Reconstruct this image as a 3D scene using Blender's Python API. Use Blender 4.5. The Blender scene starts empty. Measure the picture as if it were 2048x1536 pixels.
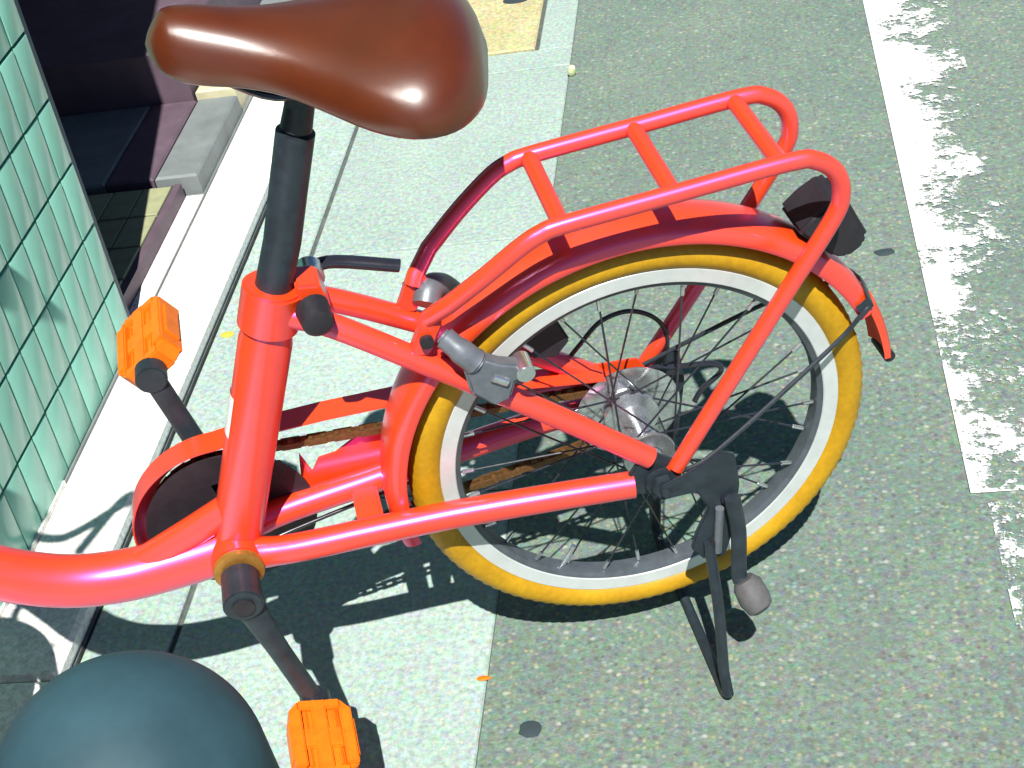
import bpy, bmesh, math, random
from math import sin, cos, pi, radians, sqrt, atan2
from mathutils import Vector, Matrix

random.seed(7)
scene = bpy.context.scene
col = scene.collection

# ------------------------------------------------------------------ camera
cam_d = bpy.data.cameras.new('camera')
cam_d.sensor_width = 36.0
cam_d.lens = 36.0 * 2909.77 / 2048.0
cam_d.clip_start = 0.02
cam_d.clip_end = 500.0
cam = bpy.data.objects.new('camera', cam_d)
col.objects.link(cam)
CX = Vector((0.98009, 0.09292, -0.17550))
CY = Vector((-0.07885, -0.62899, -0.77341))      # image down
CZ = Vector((-0.18225, 0.77184, -0.60914))       # viewing direction
mw = Matrix(((CX.x, -CY.x, -CZ.x, 0.14612), (CX.y, -CY.y, -CZ.y, -1.11913),
             (CX.z, -CY.z, -CZ.z, 1.25747), (0, 0, 0, 1)))
cam.matrix_world = mw
scene.camera = cam

# ------------------------------------------------------------------ sky, sun, exposure
SUN = Vector((0.155, -0.633, 1.0)).normalized()    # direction towards the sun
elev = math.asin(SUN.z)
azim = atan2(SUN.x, SUN.y)
world = bpy.data.worlds.new('World')
scene.world = world
world.use_nodes = True
wn = world.node_tree
bg = wn.nodes['Background']
sky = wn.nodes.new('ShaderNodeTexSky')
sky.sky_type = 'NISHITA'
sky.sun_disc = False
sky.sun_elevation = elev
sky.sun_rotation = azim
sky.altitude = 2000
sky.air_density = 0.8
sky.dust_density = 0.0
sky.ozone_density = 3.0
wn.links.new(sky.outputs[0], bg.inputs[0])
bg.inputs[1].default_value = 0.05
sl = bpy.data.lights.new('sun', 'SUN')
sl.energy = 5.0
sl.angle = radians(0.5)
sl.color = (1.0, 0.96, 0.9)
so = bpy.data.objects.new('sun', sl)
so.rotation_euler = SUN.to_track_quat('Z', 'Y').to_euler()
so.location = (0, 0, 6)
col.objects.link(so)
scene.view_settings.view_transform = 'Standard'
scene.view_settings.look = 'None'
scene.view_settings.gamma = 1.0
scene.view_settings.exposure = 0.5
scene.cycles.max_bounces = 5
scene.cycles.diffuse_bounces = 3
scene.cycles.glossy_bounces = 3
scene.cycles.transparent_max_bounces = 4
scene.cycles.caustics_reflective = False
scene.cycles.caustics_refractive = False

# ------------------------------------------------------------------ materials
def new_mat(name):
    m = bpy.data.materials.new(name)
    m.use_nodes = True
    nt = m.node_tree
    return m, nt, nt.nodes['Principled BSDF']

def node(nt, kind, **kw):
    n = nt.nodes.new(kind)
    for k, v in kw.items():
        if k in n.inputs:
            n.inputs[k].default_value = v
        else:
            setattr(n, k, v)
    return n

def mixc(nt, fac, a, b, blend='MIX'):
    n = nt.nodes.new('ShaderNodeMix')
    n.data_type = 'RGBA'
    n.blend_type = blend
    for sock, v in ((0, fac), (6, a), (7, b)):
        if hasattr(v, 'is_output') or isinstance(v, bpy.types.NodeSocket):
            nt.links.new(v, n.inputs[sock])
        else:
            n.inputs[sock].default_value = v if sock == 0 else (*v, 1.0)
    return n.outputs[2]

def ramp(nt, src, p0, p1, c0=(0, 0, 0), c1=(1, 1, 1)):
    r = nt.nodes.new('ShaderNodeValToRGB')
    r.color_ramp.elements[0].position = p0
    r.color_ramp.elements[1].position = p1
    r.color_ramp.elements[0].color = (*c0, 1)
    r.color_ramp.elements[1].color = (*c1, 1)
    nt.links.new(src, r.inputs[0])
    return r.outputs[0]

def noise(nt, scale, detail=3, rough=0.6, coord='Object', sc=(1, 1, 1)):
    tc = nt.nodes.new('ShaderNodeTexCoord')
    mp = nt.nodes.new('ShaderNodeMapping')
    mp.inputs['Scale'].default_value = sc
    nt.links.new(tc.outputs[coord], mp.inputs[0])
    n = node(nt, 'ShaderNodeTexNoise', Scale=scale, Detail=detail, Roughness=rough)
    nt.links.new(mp.outputs[0], n.inputs['Vector'])
    return n.outputs['Fac']

def bump(nt, bs, src, strength, dist):
    b = node(nt, 'ShaderNodeBump', Strength=strength, Distance=dist)
    nt.links.new(src, b.inputs['Height'])
    nt.links.new(b.outputs[0], bs.inputs['Normal'])

def simple(name, base, rough=0.5, metal=0.0, spec=0.5, coat=0.0, coat_rough=0.1, var=0.12,
           vscale=30, bstr=0.0, bscale=200, rand=0.0, tint=None, rvar=0.1):
    m, nt, bs = new_mat(name)
    nz = noise(nt, vscale, 4, 0.65)
    dark = tuple(c * (1 - var) for c in base)
    lite = tuple(min(1, c * (1 + var)) for c in base)
    c = ramp(nt, nz, 0.3, 0.7, dark, lite)
    if rand:
        oi = nt.nodes.new('ShaderNodeObjectInfo')
        rr = ramp(nt, oi.outputs['Random'], 0, 1, (1 - rand,) * 3, (1 + rand,) * 3)
        c = mixc(nt, 1.0, c, rr, 'MULTIPLY')
    nt.links.new(c, bs.inputs['Base Color'])
    rz = noise(nt, vscale * 2.3, 3)
    mr = nt.nodes.new('ShaderNodeMapRange')
    mr.inputs['To Min'].default_value = max(0.02, rough - rvar)
    mr.inputs['To Max'].default_value = min(1, rough + rvar)
    nt.links.new(rz, mr.inputs[0])
    nt.links.new(mr.outputs[0], bs.inputs['Roughness'])
    bs.inputs['Metallic'].default_value = metal
    bs.inputs['Specular IOR Level'].default_value = spec
    bs.inputs['Coat Weight'].default_value = coat
    bs.inputs['Coat Roughness'].default_value = coat_rough
    if tint:
        bs.inputs['Specular Tint'].default_value = (*tint, 1)
    if bstr:
        bump(nt, bs, noise(nt, bscale, 5), bstr, 0.002)
    return m

M = {}
M['red'] = simple('red_paint', (0.9, 0.08, 0.002), 0.4, spec=0.1, coat=1.0, coat_rough=0.25, var=0.05, rvar=0.03)
def violet_sheen(m, fac, colr, rough):
    """mix a violet gloss into the paint to imitate sky-tinted magenta highlights"""
    nt = m.node_tree
    bs = nt.nodes['Principled BSDF']; out = nt.nodes['Material Output']
    g = nt.nodes.new('ShaderNodeBsdfGlossy')
    g.inputs['Color'].default_value = (*colr, 1); g.inputs['Roughness'].default_value = rough
    mx = nt.nodes.new('ShaderNodeMixShader'); mx.inputs[0].default_value = fac
    nt.links.new(bs.outputs[0], mx.inputs[1]); nt.links.new(g.outputs[0], mx.inputs[2])
    nt.links.new(mx.outputs[0], out.inputs[0])
M['red'].node_tree.nodes['Principled BSDF'].inputs['Coat IOR'].default_value = 1.65
violet_sheen(M['red'], 0.15, (1.0, 0.03, 1.0), 0.38)  # magenta highlight colour put into the red paint
M['red_soft'] = simple('red_rubber', (0.85, 0.085, 0.04), 0.6, var=0.06)
M['orange'] = simple('orange_plastic', (0.9, 0.19, 0.006), 0.45, var=0.14, vscale=70, bstr=0.2, bscale=300)
M['black'] = simple('black_satin_metal', (0.022, 0.032, 0.042), 0.45, spec=0.45, var=0.3, vscale=60)
M['black_gloss'] = simple('black_gloss_metal', (0.02, 0.022, 0.032), 0.22, spec=0.8, var=0.2)
M['plastic'] = simple('black_plastic', (0.02, 0.018, 0.024), 0.55, var=0.25, vscale=80)
M['grey'] = simple('grey_cast_metal', (0.17, 0.19, 0.22), 0.42, metal=0.35, var=0.15, vscale=90)
M['silver'] = simple('silver_metal', (0.72, 0.75, 0.78), 0.22, metal=0.9, var=0.12, vscale=80)
M['rim'] = simple('aluminium_rim', (0.66, 0.71, 0.71), 0.33, metal=0.25, var=0.08, vscale=40)
M['bed'] = simple('dark_rim_bed', (0.1, 0.12, 0.14), 0.45, metal=0.3, var=0.2, vscale=60)
M['hub'] = simple('silver_hub', (0.6, 0.64, 0.68), 0.25, metal=0.85, var=0.2, vscale=90)
M['brass'] = simple('bronze_metal', (0.42, 0.2, 0.04), 0.35, metal=0.5, var=0.2, vscale=90)
M['chain'] = simple('rusty_brown_chain', (0.17, 0.085, 0.03), 0.5, metal=0.4, var=0.35, vscale=300)
M['sticker'] = simple('white_sticker', (0.82, 0.83, 0.85), 0.4, var=0.03)
M['leather'] = simple('brown_leather', (0.1, 0.018, 0.002), 0.4, spec=0.4, coat=1.0, coat_rough=0.28, var=0.16, vscale=14,
                      bstr=0.05, bscale=500, rvar=0.04)
M['post_grey'] = simple('dark_grey_post', (0.035, 0.085, 0.11), 0.62, spec=0.3, var=0.2, vscale=16, bstr=0.04, bscale=300)
M['reflector'] = simple('dark_reflector', (0.03, 0.025, 0.03), 0.18, spec=0.7, var=0.2)
M['amber'] = simple('amber_leaf', (0.7, 0.5, 0.06), 0.6, var=0.25, vscale=120)
M['litter'] = simple('pale_litter', (0.8, 0.85, 0.45), 0.3, var=0.2, vscale=150)

def tyre_mat():
    m, nt, bs = new_mat('mustard_tyre')
    c = ramp(nt, noise(nt, 18, 4), 0.3, 0.7, (0.48, 0.26, 0.004), (0.6, 0.345, 0.006))
    d = ramp(nt, noise(nt, 160, 3), 0.35, 0.75, (0.86, 0.84, 0.8), (1.06, 1.05, 1.0))
    nt.links.new(mixc(nt, 1.0, c, d, 'MULTIPLY'), bs.inputs['Base Color'])
    bs.inputs['Roughness'].default_value = 0.55
    bump(nt, bs, noise(nt, 400, 3), 0.15, 0.001)
    return m
M['tyre'] = tyre_mat()

def ground_mat(name, c0, c1, specks, speck_scale, speck_amt, bstr, big=None, rough=0.85, rand=0.0, hue=0.55):
    m, nt, bs = new_mat(name)
    c = ramp(nt, noise(nt, 5, 6, 0.7), 0.32, 0.68, c0, c1)
    hn = node(nt, 'ShaderNodeTexNoise', Scale=110.0, Detail=3.0, Roughness=0.7)
    htc = nt.nodes.new('ShaderNodeTexCoord')
    nt.links.new(htc.outputs['Object'], hn.inputs['Vector'])
    hs = nt.nodes.new('ShaderNodeHueSaturation'); hs.inputs['Saturation'].default_value = 1.3; hs.inputs['Value'].default_value = 1.75
    nt.links.new(hn.outputs['Color'], hs.inputs['Color'])
    c = mixc(nt, hue, c, mixc(nt, 1.0, c, hs.outputs[0], 'MULTIPLY'))
    f = ramp(nt, noise(nt, 140, 4, 0.7), 0.3, 0.72, (0.68, 0.68, 0.68), (1.3, 1.3, 1.3))
    c = mixc(nt, 1.0, c, f, 'MULTIPLY')
    tc = nt.nodes.new('ShaderNodeTexCoord')
    h = None
    for i, (colr, sc, lo, hi) in enumerate(specks):
        mp = nt.nodes.new('ShaderNodeMapping')
        mp.inputs['Location'].default_value = (3.1 * i, 1.7 * i, 0.4 * i)
        mp.inputs['Scale'].default_value = (1, 1 + 0.25 * (i % 2), 1)
        nt.links.new(tc.outputs['Object'], mp.inputs[0])
        v = node(nt, 'ShaderNodeTexVoronoi', Scale=sc, Randomness=1.0)
        nt.links.new(mp.outputs[0], v.inputs['Vector'])
        # only some cells become a visible stone
        sel = nt.nodes.new('ShaderNodeSeparateColor')
        nt.links.new(v.outputs['Color'], sel.inputs[0])
        pick = ramp(nt, sel.outputs[0], lo, lo + 0.02)
        near = ramp(nt, v.outputs['Distance'], hi * 0.3, hi, (0.75, 0.75, 0.75), (0, 0, 0))
        k = mixc(nt, 1.0, pick, near, 'MULTIPLY')
        c = mixc(nt, k, c, colr)
        h = near
    if big:
        bcol, bsc, blo = big
        bz = ramp(nt, noise(nt, bsc, 3, 0.5), blo, blo + 0.3, (0, 0, 0), (0.75, 0.75, 0.75))
        c = mixc(nt, bz, c, bcol)
    if rand:
        oi = nt.nodes.new('ShaderNodeObjectInfo')
        rr = ramp(nt, oi.outputs['Random'], 0, 1, (1 - rand,) * 3, (1 + rand,) * 3)
        c = mixc(nt, 1.0, c, rr, 'MULTIPLY')
    nt.links.new(c, bs.inputs['Base Color'])
    bs.inputs['Roughness'].default_value = rough
    bs.inputs['Specular IOR Level'].default_value = 0.25
    bump(nt, bs, noise(nt, 260, 5, 0.75), bstr, 0.004)
    return m

M['asphalt'] = ground_mat('asphalt', (0.185, 0.265, 0.23), (0.245, 0.315, 0.265),
    [((0.46, 0.44, 0.26), 150, 0.84, 0.5), ((0.32, 0.44, 0.38), 120, 0.88, 0.5), ((0.12, 0.125, 0.13), 130, 0.82, 0.5),
     ((0.52, 0.54, 0.48), 95, 0.93, 0.45), ((0.16, 0.16, 0.15), 60, 0.93, 0.5)], 1, 1, 0.7, big=((0.17, 0.215, 0.195), 7, 0.56))
M['concrete'] = ground_mat('gutter_concrete', (0.36, 0.48, 0.44), (0.44, 0.56, 0.51),
    [((0.58, 0.55, 0.38), 150, 0.9, 0.45), ((0.42, 0.54, 0.5), 110, 0.9, 0.45), ((0.3, 0.31, 0.29), 140, 0.88, 0.45)], 1, 1, 0.35, rand=0.05, hue=0.4, big=((0.35, 0.41, 0.36), 6, 0.58))
M['kerb'] = ground_mat('white_kerb_concrete', (0.8, 0.8, 0.76), (0.86, 0.86, 0.83),
    [((0.75, 0.72, 0.6), 60, 0.95, 0.3)], 1, 1, 0.15, hue=0.1)
M['cover'] = ground_mat('yellowish_concrete', (0.5, 0.47, 0.25), (0.62, 0.58, 0.33),
    [((0.7, 0.6, 0.25), 80, 0.9, 0.4), ((0.35, 0.36, 0.25), 90, 0.9, 0.4)], 1, 1, 0.4)
M['mortar_dark'] = simple('dark_joint', (0.035, 0.055, 0.065), 0.9, var=0.2)
M['joint'] = simple('gutter_bedding', (0.1, 0.115, 0.11), 0.9, var=0.3, vscale=60)
M['tile'] = simple('glazed_green_tile', (0.24, 0.56, 0.45), 0.22, spec=0.6, var=0.13, vscale=5, rand=0.09, bstr=0.03, bscale=40)
M['floor_tile'] = simple('olive_floor_tile', (0.33, 0.35, 0.2), 0.55, var=0.15, vscale=40, rand=0.1)
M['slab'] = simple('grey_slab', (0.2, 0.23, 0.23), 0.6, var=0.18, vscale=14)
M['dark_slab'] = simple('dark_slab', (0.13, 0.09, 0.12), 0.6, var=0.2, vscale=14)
M['beige'] = simple('beige_stone', (0.6, 0.57, 0.38), 0.6, var=0.15, vscale=25)
M['blue_trim'] = simple('dark_blue_trim', (0.02, 0.05, 0.085), 0.5, var=0.2, vscale=20)
M['rubber'] = simple('grey_rubber', (0.1, 0.1, 0.105), 0.7, var=0.2, vscale=120)
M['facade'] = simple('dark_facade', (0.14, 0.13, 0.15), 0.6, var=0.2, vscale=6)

def paint_mat():
    m, nt, bs = new_mat('worn_white_paint')
    tc = nt.nodes.new('ShaderNodeTexCoord')
    sp = nt.nodes.new('ShaderNodeSeparateXYZ')
    nt.links.new(tc.outputs['Object'], sp.inputs[0])
    # wear grows towards the traffic side and in patches along the line
    wx = nt.nodes.new('ShaderNodeMapRange')
    wx.inputs['From Min'].default_value = 0.36
    wx.inputs['From Max'].default_value = 0.5
    wx.inputs['To Min'].default_value = -0.085
    wx.inputs['To Max'].default_value = 0.105
    nt.links.new(sp.outputs[0], wx.inputs[0])
    wy = nt.nodes.new('ShaderNodeMapRange')
    wy.inputs['From Min'].default_value = 1.25
    wy.inputs['From Max'].default_value = 0.0
    wy.inputs['To Min'].default_value = -0.045
    wy.inputs['To Max'].default_value = 0.045
    nt.links.new(sp.outputs[1], wy.inputs[0])
    n1 = noise(nt, 9, 5, 0.6)
    n2 = noise(nt, 62, 4, 0.75, sc=(0.85, 1.15, 1))
    def math_(op, a, b):
        k = nt.nodes.new('ShaderNodeMath'); k.operation = op
        for i, v in enumerate((a, b)):
            if isinstance(v, (int, float)): k.inputs[i].default_value = v
            else: nt.links.new(v, k.inputs[i])
        return k.outputs[0]
    n3 = noise(nt, 150, 3, 0.7)
    s = math_('ADD', math_('ADD', math_('MULTIPLY', n1, 0.5), math_('MULTIPLY', n2, 0.32)), math_('MULTIPLY', n3, 0.26))
    s = math_('ADD', math_('ADD', s, wx.outputs[0]), wy.outputs[0])
    fac = ramp(nt, s, 0.505, 0.545)
    tr = nt.nodes.new('ShaderNodeBsdfTransparent')
    mx = nt.nodes.new('ShaderNodeMixShader')
    nt.links.new(fac, mx.inputs[0])
    nt.links.new(bs.outputs[0], mx.inputs[1])
    nt.links.new(tr.outputs[0], mx.inputs[2])
    out = nt.nodes['Material Output']
    nt.links.new(mx.outputs[0], out.inputs[0])
    c = ramp(nt, noise(nt, 200, 4), 0.3, 0.7, (0.76, 0.8, 0.8), (0.86, 0.88, 0.88))
    nt.links.new(c, bs.inputs['Base Color'])
    bs.inputs['Roughness'].default_value = 0.6
    bump(nt, bs, noise(nt, 220, 4, 0.7), 0.5, 0.003)
    return m
M['paint'] = paint_mat()

# ------------------------------------------------------------------ mesh helpers
class MB:
    def __init__(self):
        self.v = []; self.f = []
    def add(self, vs, fs):
        o = len(self.v)
        self.v += [tuple(v) for v in vs]
        self.f += [tuple(i + o for i in f) for f in fs]
        return self
    def box(self, lo, hi):
        x0, y0, z0 = lo; x1, y1, z1 = hi
        vs = [(x0, y0, z0), (x1, y0, z0), (x1, y1, z0), (x0, y1, z0), (x0, y0, z1), (x1, y0, z1), (x1, y1, z1), (x0, y1, z1)]
        return self.add(vs, [(0, 3, 2, 1), (4, 5, 6, 7), (0, 1, 5, 4), (1, 2, 6, 5), (2, 3, 7, 6), (3, 0, 4, 7)])
    def bbox(self, lo, hi, b=0.002):
        """box with a chamfered top edge"""
        x0, y0, z0 = lo; x1, y1, z1 = hi
        vs = [(x0, y0, z0), (x1, y0, z0), (x1, y1, z0), (x0, y1, z0),
              (x0, y0, z1 - b), (x1, y0, z1 - b), (x1, y1, z1 - b), (x0, y1, z1 - b),
              (x0 + b, y0 + b, z1), (x1 - b, y0 + b, z1), (x1 - b, y1 - b, z1), (x0 + b, y1 - b, z1)]
        fs = [(0, 3, 2, 1), (8, 9, 10, 11)]
        for k in range(4):
            j = (k + 1) % 4
            fs += [(k, j, 4 + j, 4 + k), (4 + k, 4 + j, 8 + j, 8 + k)]
        return self.add(vs, fs)
    def tube(self, pts, r, n=16, cap=True, squash=None):
        pts = [Vector(p) for p in pts]
        rs = r if isinstance(r, (list, tuple)) else [r] * len(pts)
        t0 = (pts[1] - pts[0]).normalized()
        u = t0.orthogonal().normalized()
        vs = []
        for i, p in enumerate(pts):
            if i == 0: t = t0
            elif i == len(pts) - 1: t = (pts[i] - pts[i - 1]).normalized()
            else: t = ((pts[i + 1] - p).normalized() + (p - pts[i - 1]).normalized()).normalized()
            u = (u - t * u.dot(t)).normalized()
            w = t.cross(u)
            for k in range(n):
                a = 2 * pi * k / n
                d = u * cos(a) + w * sin(a)
                if squash:
                    ax = Vector(squash[0]).normalized()
                    d = d + ax * d.dot(ax) * (squash[1] - 1)
                vs.append(p + d * rs[i])
        fs = []
        m = len(pts)
        for i in range(m - 1):
            for k in range(n):
                j = (k + 1) % n
                fs.append((i * n + k, i * n + j, (i + 1) * n + j, (i + 1) * n + k))
        if cap:
            fs.append(tuple(range(n - 1, -1, -1)))
            fs.append(tuple((m - 1) * n + k for k in range(n)))
        return self.add(vs, fs)
    def lathe(self, prof, c=(0, 0, 0), n=64, closed=True, tooth=None):
        """prof: list of (y, r); revolved round the bike's cross axis (y) through c"""
        vs = []
        m = len(prof)
        for k in range(n):
            a = 2 * pi * k / n
            for i, (y, r) in enumerate(prof):
                rr = r + (tooth(i, k) if tooth else 0)
                vs.append((c[0] + rr * cos(a), c[1] + y, c[2] + rr * sin(a)))
        fs = []
        for k in range(n):
            j = (k + 1) % n
            for i in range(m if closed else m - 1):
                h = (i + 1) % m
                fs.append((k * m + i, j * m + i, j * m + h, k * m + h))
        return self.add(vs, fs)
    def arc(self, prof, a0, a1, c=(0, 0, 0), n=48, closed=True):
        """prof (y, r) swept from angle a0 to a1 (degrees) round the cross axis"""
        vs = []
        m = len(prof)
        for k in range(n + 1):
            a = radians(a0 + (a1 - a0) * k / n)
            for y, r in prof:
                vs.append((c[0] + r * cos(a), c[1] + y, c[2] + r * sin(a)))
        fs = []
        for k in range(n):
            for i in range(m if closed else m - 1):
                h = (i + 1) % m
                fs.append((k * m + i, (k + 1) * m + i, (k + 1) * m + h, k * m + h))
        if closed:
            fs.append(tuple(range(m))); fs.append(tuple(n * m + i for i in range(m - 1, -1, -1)))
        return self.add(vs, fs)
    def prism(self, poly, y0, y1):
        """polygon in the bike's side plane (x, z), between y0 and y1"""
        n = len(poly)
        vs = [(x, y0, z) for x, z in poly] + [(x, y1, z) for x, z in poly]
        fs = [tuple(range(n)), tuple(range(2 * n - 1, n - 1, -1))]
        for k in range(n):
            j = (k + 1) % n
            fs.append((k, n + k, n + j, j))
        return self.add(vs, fs)
    def mesh(self, name, mat, bevel=0.0, sharp=38, segs=2):
        me = bpy.data.meshes.new(name)
        me.from_pydata(self.v, [], self.f)
        bm = bmesh.new(); bm.from_mesh(me)
        bmesh.ops.recalc_face_normals(bm, faces=bm.faces)
        if bevel:
            es = [e for e in bm.edges if len(e.link_faces) == 2 and e.calc_face_angle(0) > radians(30)]
            bmesh.ops.bevel(bm, geom=es, offset=bevel, segments=segs, affect='EDGES', clamp_overlap=True)
        bm.to_mesh(me); bm.free()
        me.shade_smooth()
        me.set_sharp_from_angle(angle=radians(sharp))
        me.materials.append(M[mat])
        return me
    def build(self, name, mat, parent=None, bevel=0.0, sharp=38, segs=2):
        o = bpy.data.objects.new(name, self.mesh(name, mat, bevel, sharp, segs))
        col.objects.link(o)
        if parent: o.parent = parent
        return o

def put(name, me, parent=None, loc=(0, 0, 0), rot=(0, 0, 0)):
    o = bpy.data.objects.new(name, me)
    o.location = loc; o.rotation_euler = rot
    col.objects.link(o)
    if parent: o.parent = parent
    return o

def empty(name, loc=(0, 0, 0)):
    o = bpy.data.objects.new(name, None)
    o.empty_display_size = 0.1
    o.location = loc
    col.objects.link(o)
    return o

def tag(o, label=None, cat=None, group=None, kind=None):
    if label: o['label'] = label
    if cat: o['category'] = cat
    if group: o['group'] = group
    if kind: o['kind'] = kind
    return o

def smooth(pts, n=8):
    """Catmull-Rom through the points"""
    P = [Vector(p) for p in pts]
    out = []
    for i in range(len(P) - 1):
        a = P[i - 1] if i else P[0] * 2 - P[1]
        b, c = P[i], P[i + 1]
        d = P[i + 2] if i + 2 < len(P) else P[-1] * 2 - P[-2]
        for k in range(n):
            t = k / n
            out.append(0.5 * ((2 * b) + (c - a) * t + (2 * a - 5 * b + 4 * c - d) * t * t + (3 * b - a - 3 * c + d) * t ** 3))
    out.append(P[-1])
    return out

def curve1(keys, t):
    """smooth 1-D interpolation of (t, v) keys"""
    if t <= keys[0][0]: return keys[0][1]
    for i in range(len(keys) - 1):
        t0, v0 = keys[i]; t1, v1 = keys[i + 1]
        if t <= t1:
            s = lambda j: ((keys[j + 1][1] - keys[j - 1][1]) / (keys[j + 1][0] - keys[j - 1][0])
                           if 0 < j < len(keys) - 1 else (keys[1][1] - keys[0][1]) / (keys[1][0] - keys[0][0]) if j == 0
                           else (keys[-1][1] - keys[-2][1]) / (keys[-1][0] - keys[-2][0]))
            h = t1 - t0; u = (t - t0) / h
            return ((2 * u ** 3 - 3 * u * u + 1) * v0 + (u ** 3 - 2 * u * u + u) * h * s(i)
                    + (-2 * u ** 3 + 3 * u * u) * v1 + (u ** 3 - u * u) * h * s(i + 1))
    return keys[-1][1]

# ================================================================== SETTING
GX0, GX1 = -0.727, -0.207            # gutter, kerb foot to asphalt
# asphalt: one sheet that reaches the horizon
road = MB()
road.add([(GX1, -150, 0), (150, -150, 0), (150, 150, 0), (GX1, 150, 0)], [(0, 1, 2, 3)])
road = road.build('road', 'asphalt'); tag(road, kind='structure')
base = MB()
base.add([(-150, -150, -0.014), (GX1, -150, -0.014), (GX1, 150, -0.014), (-150, 150, -0.014)], [(0, 1, 2, 3)])
base = base.build('ground', 'joint'); tag(base, kind='structure')

# concrete gutter of precast slabs, each with its kerb-side strip
gut = MB(); gut.box((GX0, -9, -0.0135), (GX1 - 0.0005, 9, -0.006))
gut = gut.build('gutter', 'joint'); tag(gut, kind='structure')
wide = MB(); wide.bbox((-0.607, -0.2985, -0.0055), (GX1 - 0.002, 0.2985, 0.0), 0.002)
wide_me = wide.mesh('slab', 'concrete')
strip = MB(); strip.bbox((GX0 + 0.002, -0.2985, -0.0055), (-0.6145, 0.2985, 0.001), 0.002)
strip_me = strip.mesh('slab', 'concrete')
for k in range(-4, 7):
    yc = 0.857 - 0.3 + 0.6 * k
    if not (1.5 < yc + 0.3 < 1.5 + 0.62):
        put('slab', wide_me, gut, (0, yc, random.uniform(-0.0008, 0.0008)))
    put('slab', strip_me, gut, (0, yc, random.uniform(-0.0008, 0.0008)))
# the cell with the inlet keeps a concrete frame round the lid
LX0, LX1, LY0, LY1 = -0.535, -0.285, 1.545, 1.955
yc = 0.857 - 0.3 + 0.6 * 2
fr = MB()
fr.bbox((-0.607, yc - 0.2985, -0.0055), (GX1 - 0.002, LY0 - 0.008, 0.0), 0.002)
fr.bbox((-0.607, LY1 + 0.008, -0.0055), (GX1 - 0.002, yc + 0.2985, 0.0), 0.002)
fr.bbox((-0.607, LY0 - 0.0078, -0.0055), (LX0 - 0.008, LY1 + 0.0078, 0.0), 0.002)
fr.bbox((LX1 + 0.008, LY0 - 0.0078, -0.0055), (GX1 - 0.002, LY1 + 0.0078, 0.0), 0.002)
fr.build('slab', 'concrete', gut)
lid = MB()
lid.bbox((LX0, LY0, -0.012), (LX1, LY1, 0.002), 0.003)
lid = lid.build('drain_lid', 'cover')
tag(lid, 'yellowish concrete drain lid set in the gutter behind the saddle', 'drain lid')
hh = MB(); hh.lathe([(0, 0.0001), (0, 0.022), (0.0015, 0.022), (0.0015, 0.0001)], n=24)
hh = hh.build('hand_hole', 'mortar_dark', lid)
hh.rotation_euler = (radians(90), 0, 0); hh.location = (-0.345, 1.785, 0.0022); hh.scale = (1.3, 1, 0.8)

# white kerb stones
kerb = MB(); kerb.box((-0.84, -9, -0.0135), (GX0 - 0.004, 9, 0.012))
kerb = kerb.build('kerb', 'kerb'); tag(kerb, kind='structure')
ks = MB(); ks.bbox((-0.842, -0.299, 0.0122), (GX0 - 0.001, 0.299, 0.031), 0.006)
ks_me = ks.mesh('kerb_stone', 'kerb')
for k in range(-4, 7):
    put('kerb_stone', ks_me, kerb, (0, 0.545 - 0.3 + 0.6 * k, random.uniform(-0.0006, 0.0006)))
kg = MB(); kg.box((GX0 - 0.0035, -9, -0.0134), (GX0 - 0.0005, 9, 0.004))
kg.build('joint_filler', 'joint', kerb)

# worn white edge line: two runs with a small offset where they meet
ln = MB()
ln.add([(0.356, 0.19, 0.003), (0.505, 0.19, 0.003), (0.505, 60, 0.003), (0.356, 60, 0.003)], [(0, 1, 2, 3)])
ln.add([(0.373, -60, 0.003), (0.525, -60, 0.003), (0.525, 0.172, 0.003), (0.373, 0.172, 0.003)], [(0, 1, 2, 3)])
ln = ln.build('road_marking', 'paint'); tag(ln, kind='structure')

# entrance floor beside the kerb: small tiles, then slabs and a step
PX, PY = -0.846, 0.640               # pillar corner nearest the kerb
ap = MB(); ap.box((-2.6, -2.5, -0.0135), (-0.8425, 0.3, 0.0305))
ap = ap.build('forecourt', 'kerb'); tag(ap, kind='structure')
ent = MB(); ent.box((-2.6, 0.301, -0.0135), (-0.8425, 1.055, 0.0285)); ent.box((-2.6, 1.056, -0.0135), (-0.8425, 2.6, 0.0285))
ent = ent.build('entrance_floor', 'slab'); tag(ent, kind='structure')
bed = MB(); bed.prism([(-2.5, 0.029), (-0.8895, 0.029), (-0.8895, 0.056), (-2.5, 0.056)], 0.66, 1.05)
bed.build('tile_bed', 'mortar_dark', ent)
edge = MB(); edge.prism([(-0.889, 0.0288), (-0.8765, 0.0288), (-0.8765, 0.0575), (-0.889, 0.0575)], 0.655, 1.052)
edge.build('step_edge', 'dark_slab', ent)
ap = MB(); ap.bbox((-0.876, 0.648, 0.0288), (-0.843, 1.053, 0.0312), 0.001)
ap.build('apron', 'kerb', ent)
ft = MB(); ft.bbox((-0.026, -0.0455, 0.0), (0.026, 0.0455, 0.006), 0.0012)
ft_me = ft.mesh('floor_tile', 'floor_tile')
for i in range(9):
    for j in range(4):
        put('floor_tile', ft_me, ent, (-0.9165 - 0.055 * i, 0.705 + 0.0965 * j, 0.0555))
sb = MB(); sb.bbox((-0.927, 1.062, 0.029), (-0.846, 1.36, 0.068), 0.004); sb.build('slab', 'slab', ent)
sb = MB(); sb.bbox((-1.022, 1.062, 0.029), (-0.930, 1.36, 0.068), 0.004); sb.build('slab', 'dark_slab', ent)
sb = MB(); sb.bbox((-1.9, 1.062, 0.029), (-1.025, 1.36, 0.068), 0.004); sb.build('slab', 'slab', ent)
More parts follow.
